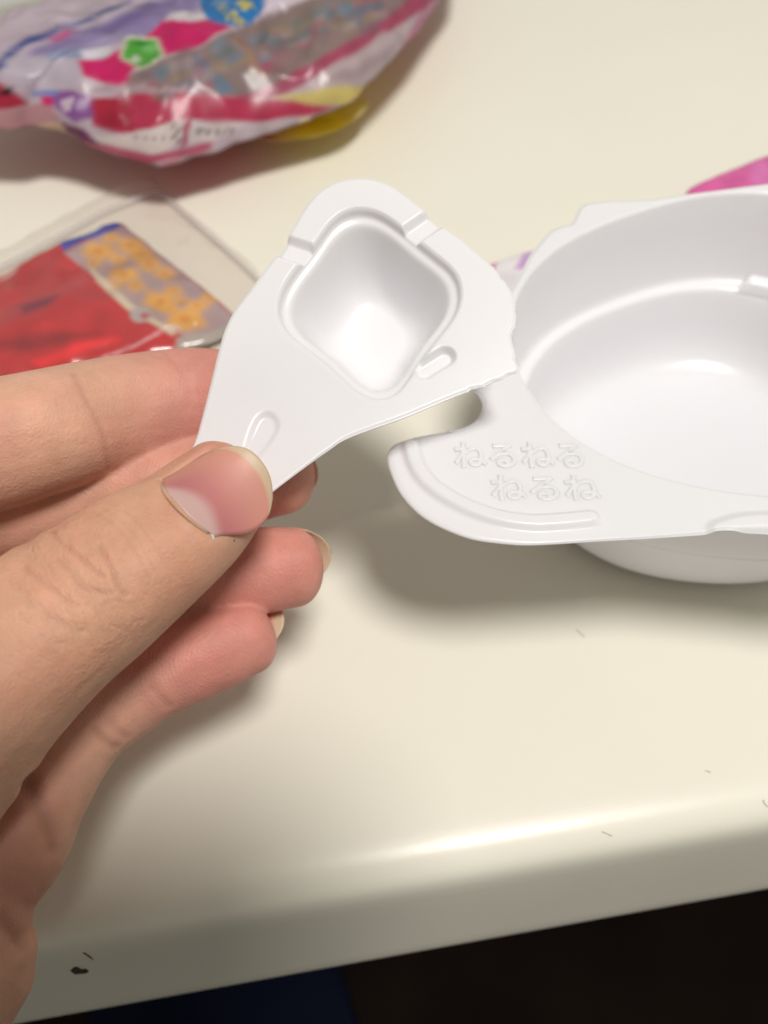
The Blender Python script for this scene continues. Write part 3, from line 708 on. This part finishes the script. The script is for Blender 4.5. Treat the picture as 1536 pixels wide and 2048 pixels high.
# ------------------------------------------------------------------ printed packets
def paint(px, base, layers, soft=3.0):
    """flat print: polygons in drawing order, colours 0-255"""
    c = np.repeat(lin(base)[None], len(px), 0)
    for poly, rgb, *o in layers:
        sft = o[0] if o else soft
        d = sdf(px, np.array(poly, float)); m = (1 - sm(-sft, sft, d))[:, None]
        c = c * (1 - m) + lin(rgb) * m
    return c
def circle(cx_, cy_, rx, ry, n=20, wob=0):
    t = np.linspace(0, 2 * math.pi, n, endpoint=False); return [(cx_ + rx * math.cos(a) * (1 + wob * math.sin(5 * a)), cy_ + ry * math.sin(a) * (1 + wob * math.sin(5 * a))) for a in t]
def pouch(name, outline_px, z0, bulge, grow, crinkle, n, layers, base, mat_, under=None, seed=0, low=.03, parent=None, origin=None, tilt=None):
    """closed pouch: outline taken on the plane z0, swelling up and down from its seam"""
    O = catmull(np.array([onz(x, y, z0)[:2] for x, y in outline_px]), 220, True)
    c = O.mean(0)
    q = O - c; m = 60
    tt = 1 - (1 - np.linspace(0, 1, m)) ** 1.6
    top = []; bot = []
    for k_, t in enumerate(tt):                       # t=0 centre .. 1 seam
        xy = c + q * t
        e = math.sqrt(max(1 - t ** grow, 0.0))
        zz = (tilt(xy) if tilt else np.zeros(len(xy)))
        cr = (vnoise(np.c_[xy, xy[:, :1] * 0], .55, seed + 1) - .5) * 1.1 + np.abs(vnoise(np.c_[xy, xy[:, :1] * 0], 1.1, seed + 2) - .5) * -1.0 + (vnoise(np.c_[xy, xy[:, :1] * 0], 2.4, seed + 3) - .5) * .3 - np.abs(vnoise(np.c_[xy @ np.array([[.8, .6], [-.25, .35]]), xy[:, :1] * 0], 1.7, seed + 4) - .5) * .6
        top.append(np.c_[xy, z0 + zz + bulge * e + crinkle * cr * (.35 + .65 * e)])
        zb = z0 + zz - (z0 + zz - low) * float(sm(1.0, .3, np.array(t)))
        bot.append(np.c_[xy, np.maximum(zb, low)])
    top = np.stack(top, 1); bot = np.stack(bot, 1); bot[:, -1] = top[:, -1]
    N_ = len(O); Vt = top.reshape(-1, 3); Vb = bot[:, :-1].reshape(-1, 3)
    Ft = gridfaces(N_, m, True)
    idb = lambda i, j: np.where(j < m - 1, len(Vt) + i * (m - 1) + np.minimum(j, m - 2), i * m + m - 1)
    i = np.arange(N_)[:, None]; j = np.arange(m - 1)[None, :]; i2 = (i + 1) % N_
    Fb = np.stack(np.broadcast_arrays(idb(i, j), idb(i, j + 1), idb(i2, j + 1), idb(i2, j)), -1).reshape(-1, 4)
    Vv = np.vstack([Vt, Vb]); pxs = topx(Vv); pxs = pxs + (vnoise(Vv, 1.6, seed + 5) - .5)[:, None] * 9; cl = paint(pxs, base, layers) * (.90 + .3 * vnoise(Vv, 2.6, seed + 6))[:, None]
    if under is not None: cl[len(Vt):] = under(topx(Vb))
    org = origin if origin is not None else (c[0], c[1], 0)
    return Vv, np.vstack([Ft[:, ::-1], Fb[:, ::-1]]), cl, org

# big crumpled sweet bag
bag_out = [(-180, 200), (-90, 262), (20, 274), (70, 264), (130, 272), (200, 292), (300, 312), (350, 302), (430, 281), (520, 255), (610, 234), (690, 212), (735, 178), (790, 128), (840, 70), (885, 5), (925, -60), (900, -130), (700, -150), (500, -110), (330, -20), (200, 25), (60, 80), (-60, 130)]
L = []
L += [([(40, 130), (70, 95), (330, -5), (420, -30), (395, 20), (330, 58), (250, 80), (160, 108), (90, 128)], (150, 136, 182), 10), ([(100, 118), (240, 60), (250, 70), (120, 130)], (176, 164, 200), 8), ([(180, 60), (300, 8), (340, 10), (220, 70)], (124, 108, 160), 10),
      ([(-40, 150), (0, 118), (60, 72), (150, 42), (260, 0), (265, 6), (150, 52), (60, 88), (0, 140), (-40, 175)], (64, 82, 150), 4), ([(100, 75), (150, 58), (145, 72), (105, 88)], (205, 90, 150), 4),
      ([(10, 120), (150, 108), (160, 130), (150, 165), (40, 178), (5, 160)], (198, 190, 204), 6), ([(98, 106), (150, 96), (218, 100), (210, 118), (150, 116), (100, 122)], (150, 160, 196), 3), ([(160, 100), (220, 92), (222, 112), (165, 118)], (222, 222, 230), 3),
      ([(155, 118), (205, 118), (240, 98), (300, 62), (330, 40), (420, 36), (466, 58), (400, 88), (330, 112), (268, 140), (252, 176), (205, 165), (165, 150)], (212, 32, 108), 4),
      ([(330, 36), (360, 22), (430, 20), (425, 38), (345, 42)], (232, 226, 234), 4),
      (circle(466, 8, 66, 46), (38, 128, 200), 3), ([(528, 28), (545, -20), (640, -30), (615, 2), (570, 18)], (224, 214, 228), 4)]
for pts_ in ([(430, 4), (440, 18), (448, 4), (456, 22)], [(462, 30), (474, 24), (470, 46), (486, 40), (482, 52)], [(474, 10), (490, 4), (486, 20), (504, 8), (512, 20)], [(444, 24), (460, 34), (456, 44)]):
    for a0, a1 in zip(pts_[:-1], pts_[1:]):
        L.append(([(a0[0] - 2, a0[1] - 2), (a0[0] + 2, a0[1] + 2), (a1[0] + 2, a1[1] + 2), (a1[0] - 2, a1[1] - 2)], (226, 208, 60), 3))
L += [([(248, 195), (262, 150), (330, 118), (470, 62), (620, 0), (700, -40), (900, -60), (880, 5), (760, 60), (640, 130), (560, 182), (470, 196), (380, 180), (300, 186)], (146, 128, 126), 5),
      ([(340, 135), (400, 105), (420, 150), (400, 185), (350, 175)], (150, 138, 152), 8), ([(385, 105), (440, 150), (470, 180), (440, 190), (415, 150)], (112, 136, 160), 5),
      ([(480, 120), (540, 90), (600, 110), (560, 150), (500, 150)], (150, 116, 122), 12), ([(505, 130), (545, 120), (540, 140), (510, 145)], (170, 92, 116), 5), ([(560, 60), (640, 10), (660, 40), (590, 90)], (140, 132, 118), 12), ([(600, 60), (680, 40), (690, 60), (620, 90)], (152, 120, 120), 8),
      ([(680, 10), (760, -20), (770, 30), (700, 52)], (104, 124, 140), 10), ([(470, 80), (480, 76), (540, 160), (528, 162)], (168, 130, 110), 4), ([(640, 30), (720, 0), (722, 6), (644, 40)], (104, 140, 160), 5),
      ([(460, 200), (560, 160), (640, 118), (720, 66), (800, 10), (830, -20), (880, -10), (860, 12), (780, 66), (740, 92), (640, 150), (560, 196)], (172, 76, 106), 6),
      ([(600, 178), (680, 120), (780, 62), (870, 8), (930, -40), (920, 40), (800, 132), (740, 172), (690, 190)], (196, 180, 186), 8), ([(660, 160), (740, 112), (800, 80), (770, 120), (700, 160)], (176, 160, 168), 8), ([(840, 30), (885, -10), (895, 4), (800, 130), (740, 180), (735, 172), (790, 122)], (190, 130, 160), 4),
      ([(545, 196), (640, 178), (742, 168), (735, 184), (690, 212), (600, 206)], (214, 200, 122), 5),
      ([(175, 200), (255, 192), (330, 182), (372, 178), (470, 196), (560, 200), (672, 214), (610, 232), (500, 244), (380, 240), (262, 272), (190, 255)], (190, 58, 92), 4),
      ([(175, 195), (240, 195), (262, 262), (200, 250)], (178, 40, 66), 5), ([(235, 185), (262, 196), (270, 262), (255, 264)], (168, 50, 74), 4),
      ([(180, 272), (262, 270), (330, 244), (376, 240), (370, 276), (310, 310), (240, 300)], (226, 218, 214), 3), ([(386, 247), (492, 248), (440, 276), (378, 288)], (224, 216, 216), 3), ([(374, 240), (386, 244), (372, 290), (362, 294)], (190, 90, 116), 3)]
for q in range(4):
    x = 270 + q * 17; L.append(([(x, 276 - q * 2), (x + 5, 274 - q * 2), (x + 5, 282 - q * 2), (x + 1, 283 - q * 2)], (150, 134, 140), 3))
for q in range(4): L.append(([(342 + (q % 2) * 12, 252 + q * 9), (352 + (q % 2) * 12, 250 + q * 9), (350 + (q % 2) * 12, 256 + q * 9), (340 + (q % 2) * 12, 258 + q * 9)], (120, 108, 114), 2.5))
for q in range(5): L.append(([(398 + q * 16, 256), (408 + q * 16, 255), (404 + q * 16, 270 - q), (394 + q * 16, 271 - q)], (150, 138, 146), 3))
L += [([(120, 264), (200, 288), (300, 310), (350, 300), (420, 284), (424, 300), (300, 330), (190, 306), (110, 284)], (196, 92, 122), 5), ([(-160, 150), (0, 165), (34, 186), (60, 208), (10, 222), (-160, 230)], (182, 44, 70), 6), ([(0, 178), (22, 172), (26, 186), (6, 192)], (60, 20, 40), 3), ([(-60, 228), (20, 220), (92, 204), (124, 240), (60, 262), (10, 262), (-60, 270)], (196, 150, 156), 5),
      ([(20, 272), (120, 244), (165, 262), (150, 290), (60, 290)], (212, 184, 152), 6), ([(90, 182), (140, 178), (180, 190), (190, 240), (150, 246), (110, 215)], (150, 96, 168), 5), ([(120, 200), (150, 190), (140, 220), (125, 222)], (226, 206, 226), 3), ([(78, 190), (104, 192), (106, 216), (88, 210)], (220, 50, 120), 3), ([(150, 205), (180, 190), (184, 200), (160, 232)], (206, 180, 220), 3), ([(60, 180), (120, 178), (110, 190), (65, 192)], (130, 150, 210), 3),
      ([(120, 240), (172, 262), (200, 292), (180, 290), (130, 262)], (120, 60, 100), 4),
      (circle(284, 103, 43, 33, 30, .07), (216, 226, 196), 3), (circle(284, 103, 37, 28, 30, .08), (84, 176, 60), 3), (circle(300, 98, 14, 11), (122, 200, 110), 4), (circle(272, 118, 9, 7), (206, 224, 200), 3), (circle(282, 86, 12, 6), (50, 140, 50), 4)]
r2 = np.random.default_rng(11)
for q in range(70):
    t_ = r2.random(); x = 300 + 480 * t_ + r2.normal(0, 10); y = 165 - 150 * t_ + r2.normal(0, 22); w_ = 6 + 16 * r2.random(); h_ = 3 + 5 * r2.random()
    rgb = [(120, 140, 158), (168, 112, 124), (158, 140, 112), (128, 112, 122), (172, 156, 156), (110, 128, 132)][q % 6]
    L.append(([(x - w_, y + h_ + w_ * .35), (x + w_, y + h_ - w_ * .35), (x + w_, y - h_ - w_ * .35), (x - w_, y - h_ + w_ * .35)], rgb, 9))
for q in range(12):                                   # ragged cut line
    x = 160 + q * 20; L.append(([(x - 6, 172 + (q % 3) * 5), (x + 12, 166 + (q % 2) * 7), (x + 17, 182), (x - 2, 187)], (186, 164, 172), 5))
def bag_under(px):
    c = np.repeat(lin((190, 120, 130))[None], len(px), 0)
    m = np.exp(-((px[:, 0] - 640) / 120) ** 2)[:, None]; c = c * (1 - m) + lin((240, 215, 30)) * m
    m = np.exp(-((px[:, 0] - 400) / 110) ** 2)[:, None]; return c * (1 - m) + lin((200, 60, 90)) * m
Vb_, Fb_, cb_, org = pouch('b', bag_out, 1.6, 1.8, 2.4, .55, 60, L, (205, 192, 204), M_bag, bag_under, seed=3, low=.25, tilt=lambda xy: .25 * np.sin(xy[:, 0] * .55 + 1) )
bag = mk('snack_bag', Vb_, Fb_, M_bag, origin=org, colors=cb_)
tag(bag, 'crumpled pink and lilac printed sweet bag lying at the back of the desk', 'bag')
# added yellow flap, its fading colour standing in for light glowing through the bag
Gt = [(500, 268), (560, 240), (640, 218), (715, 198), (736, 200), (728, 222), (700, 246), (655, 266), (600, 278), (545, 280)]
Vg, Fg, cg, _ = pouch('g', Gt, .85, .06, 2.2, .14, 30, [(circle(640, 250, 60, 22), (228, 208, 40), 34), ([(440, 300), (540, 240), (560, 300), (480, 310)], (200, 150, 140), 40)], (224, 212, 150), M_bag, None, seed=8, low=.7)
mk('yellow_glow_flap', Vg, Fg, M_bag, parent=bag, colors=cg)

# red sachet in a clear sleeve
red_out = [(-200, 640), (-60, 580), (0, 556), (60, 522), (130, 488), (190, 466), (240, 450), (272, 470), (330, 516), (390, 562), (452, 614), (470, 640), (440, 676), (362, 702), (250, 726), (120, 745), (0, 762), (-120, 790), (-220, 740)]
L = [([(118, 486), (200, 440), (236, 440), (248, 458), (170, 486), (132, 506)], (52, 68, 160), 3), ([(130, 508), (245, 452), (280, 470), (480, 640), (440, 690), (372, 676), (300, 640), (255, 616), (200, 562), (160, 532)], (164, 140, 142), 4)]
fl = [(225, 478, 14), (345, 580, 15), (275, 575, 16), (395, 612, 18), (238, 520, 15), (362, 600, 12), (230, 576, 12), (200, 505, 28), (262, 492, 24), (285, 512, 22), (300, 530, 20), (250, 552, 26), (330, 548, 18), (318, 600, 28), (372, 640, 34), (338, 616, 16), (190, 530, 12), (420, 596, 16)]
for x, y, r_ in fl: L.append((circle(x, y, r_ * 1.1, r_ * .62, 20, .10), (214, 158, 74), 11)); L.append((circle(x, y, r_ * .3, r_ * .2), (206, 134, 60), 5))
L += [([(178, 532), (212, 560), (262, 606), (300, 632), (352, 664), (346, 672), (290, 640), (250, 616), (196, 566)], (200, 184, 160), 4), (circle(280, 628, 22, 16), (168, 160, 156), 4), (circle(288, 630, 9, 7), (176, 80, 84), 4),
      ([(352, 676), (420, 662), (480, 636), (480, 720), (350, 712)], (164, 156, 148), 4)]
for q in range(22):
    x = 180 + q * 6.6; y = 726 - q * 2.9; L.append(([(x, y), (x + 4, y - 5 - q % 3), (x + 6, y - 1), (x + 3, y + 3)], (214, 170, 176), 2))
L += [([(60, 720), (150, 690), (230, 672), (236, 678), (160, 704), (80, 734)], (224, 44, 48), 8), ([(-60, 640), (60, 600), (170, 552), (180, 560), (80, 620), (-40, 670)], (170, 62, 66), 16), ([(-100, 700), (100, 660), (200, 668), (60, 700)], (140, 30, 36), 14), ([(40, 612), (120, 590), (100, 610), (50, 630)], (120, 40, 62), 8)]  # the bright red streak is light through the sachet, put into its colour
Vr, Fr, cr_, org = pouch('r', red_out, .22, .42, 3.0, .24, 40, L, (182, 40, 44), M_red, None, seed=12, low=.03)
pk = thing('drink_sachet', (*org[:2], 0)); tag(pk, 'shiny red sachet with orange flower band inside a clear film sleeve', 'sachet')
mk('foil_pouch', Vr, Fr, M_red, parent=pk, colors=cr_)
film = [(-220, 600), (-60, 556), (0, 532), (150, 452), (212, 418), (312, 378), (330, 392), (400, 452), (470, 512), (530, 572), (500, 640), (470, 668), (430, 700), (300, 732), (-100, 800)]
Vf, Ff, cf, _ = pouch('f', film, .06, .95, 5.0, .16, 40, [], (255, 255, 255), M_film, None, seed=15, low=.012)
Vf = Vf[:len(Vf)]; mk('clear_sleeve', Vf, Ff, M_film, parent=pk)

# welded edge of the clear sleeve
M_seal = M_film.copy(); M_seal.name = 'film_seal'
for nn_ in M_seal.node_tree.nodes:
    if nn_.type == 'MIX_SHADER' and not nn_.inputs[0].is_linked: nn_.inputs[0].default_value = .45
for ln in ([(-120, 584), (0, 533), (150, 453), (212, 419), (316, 378)], [(316, 378), (400, 452), (470, 512), (532, 572)]):
    q_ = catmull(ln, 30); wv_ = []
    for x, y in q_:
        p_ = onz(x, y, .16)
        wv_ += [p_ + [0, -.10, -.05], p_ + [0, 0, .05], p_ + [0, .12, -.06]]
    mk('sleeve_seal', wv_, gridfaces(30, 3), M_seal, parent=pk)

# packets behind the tray
Vp, Fp, cp_, org = pouch('p', [(1372, 392), (1420, 360), (1480, 335), (1540, 312), (1640, 290), (1760, 330), (1740, 420), (1600, 470), (1450, 450)], .18, .3, 3, .08, 40,
                         [([(1500, 330), (1530, 316), (1560, 400), (1500, 420)], (206, 110, 170), 10)], (206, 92, 154), M_sachet, None, seed=21)
o = mk('powder_sachet', Vp, Fp, M_sachet, origin=org, colors=cp_); tag(o, 'plain magenta pink sachet sticking out behind the tray rim', 'sachet')
Vp, Fp, cp_, org = pouch('q', [(958, 545), (985, 530), (1010, 520), (1060, 506), (1120, 500), (1180, 560), (1150, 640), (1020, 640), (960, 590)], .16, .25, 3, .06, 40,
                         [([(1030, 540), (1046, 508), (1075, 500), (1060, 540)], (186, 150, 196), 6), ([(970, 545), (984, 524), (996, 524), (990, 540)], (206, 140, 180), 4)], (222, 216, 218), M_sachet, None, seed=25)
o = mk('powder_sachet', Vp, Fp, M_sachet, origin=org, colors=cp_); tag(o, 'white sachet with lilac print tucked behind the torn cup piece', 'sachet')

# ------------------------------------------------------------------ small lint and hairs on the desk
def hair(pl, r=.0045):
    P = np.array([edge_pt(x, y)[0] + [0, 0, .008] for x, y in catmull(pl, 10)])
    Vv = []; 
    T = np.gradient(P, axis=0); T /= np.linalg.norm(T, axis=1)[:, None]
    for p_, t_ in zip(P, T):
        s_ = np.cross(t_, [0, 0, 1]); s_ /= np.linalg.norm(s_)
        for a_ in range(5): Vv.append(p_ + r * (math.cos(a_ * 1.2566) * s_ + math.sin(a_ * 1.2566) * np.array([0, 0, 1])))
    Fv = [[i * 5 + j, i * 5 + (j + 1) % 5, (i + 1) * 5 + (j + 1) % 5, (i + 1) * 5 + j] for i in range(len(P) - 1) for j in range(5)]
    return mk('lint_fibre', Vv, Fv, M_lint, origin=P[0])
for pl, lb in (([(1152, 1260), (1160, 1266), (1168, 1274)], 'short dark fibre on the bare desk below the tray flange'), ([(1410, 1542), (1416, 1543), (1421, 1546)], 'tiny curled fibre on the desk near the glossy edge'),
               ([(1204, 1664), (1214, 1668), (1224, 1673)], 'thin hair lying across the shiny highlight of the desk edge'), ([(658, 1100), (662, 1103), (664, 1107)], 'dark speck of lint beside the ring fingertip'), ([(1526, 1600), (1529, 1608), (1536, 1614)], 'thin curved hair by the desk corner highlight')):
    tag(hair(pl), lb, 'lint')

# ------------------------------------------------------------------ the phone that takes the picture (behind the lens, shades the near left of the desk)
pc = CAM + BK * .45
x0, x1, y0, y1, rc = -5.6, 2.2, -13.2, 1.8, .9
oc = []
for cx_, cy_, a0_ in ((x1 - rc, y1 - rc, 0), (x0 + rc, y1 - rc, 90), (x0 + rc, y0 + rc, 180), (x1 - rc, y0 + rc, 270)):
    for a_ in range(0, 91, 15): oc.append((cx_ + rc * math.cos(math.radians(a0_ + a_)), cy_ + rc * math.sin(math.radians(a0_ + a_))))
nn = len(oc)
lay = [(.1, 0.0), (0, .1), (0, .65), (.1, .75)]
Vp = [pc + RT * (x * (1 - i_ / 6)) + UP * (y + i_ * .0) + BK * z for i_, z in lay for x, y in oc]
Fp = [[k_ * nn + i, k_ * nn + (i + 1) % nn, (k_ + 1) * nn + (i + 1) % nn, (k_ + 1) * nn + i] for k_ in range(3) for i in range(nn)] + [list(range(nn))[::-1], [3 * nn + i for i in range(nn)]]
ph_o = thing('smartphone', pc + UP * y0); tag(ph_o, 'dark smartphone held over the desk to take the picture', 'phone')
mk('phone_body', Vp, Fp, M_phone, parent=ph_o)
rl = [pc + BK * -.06 + RT * .42 * math.cos(t) + UP * .42 * math.sin(t) for t in np.linspace(0, 2 * math.pi, 24, endpoint=False)] + [pc + BK * .02 + RT * .45 * math.cos(t) + UP * .45 * math.sin(t) for t in np.linspace(0, 2 * math.pi, 24, endpoint=False)]
mk('camera_lens', rl, [[i, (i + 1) % 24, 24 + (i + 1) % 24, 24 + i] for i in range(24)] + [list(range(24))], M_lens, parent=ph_o)
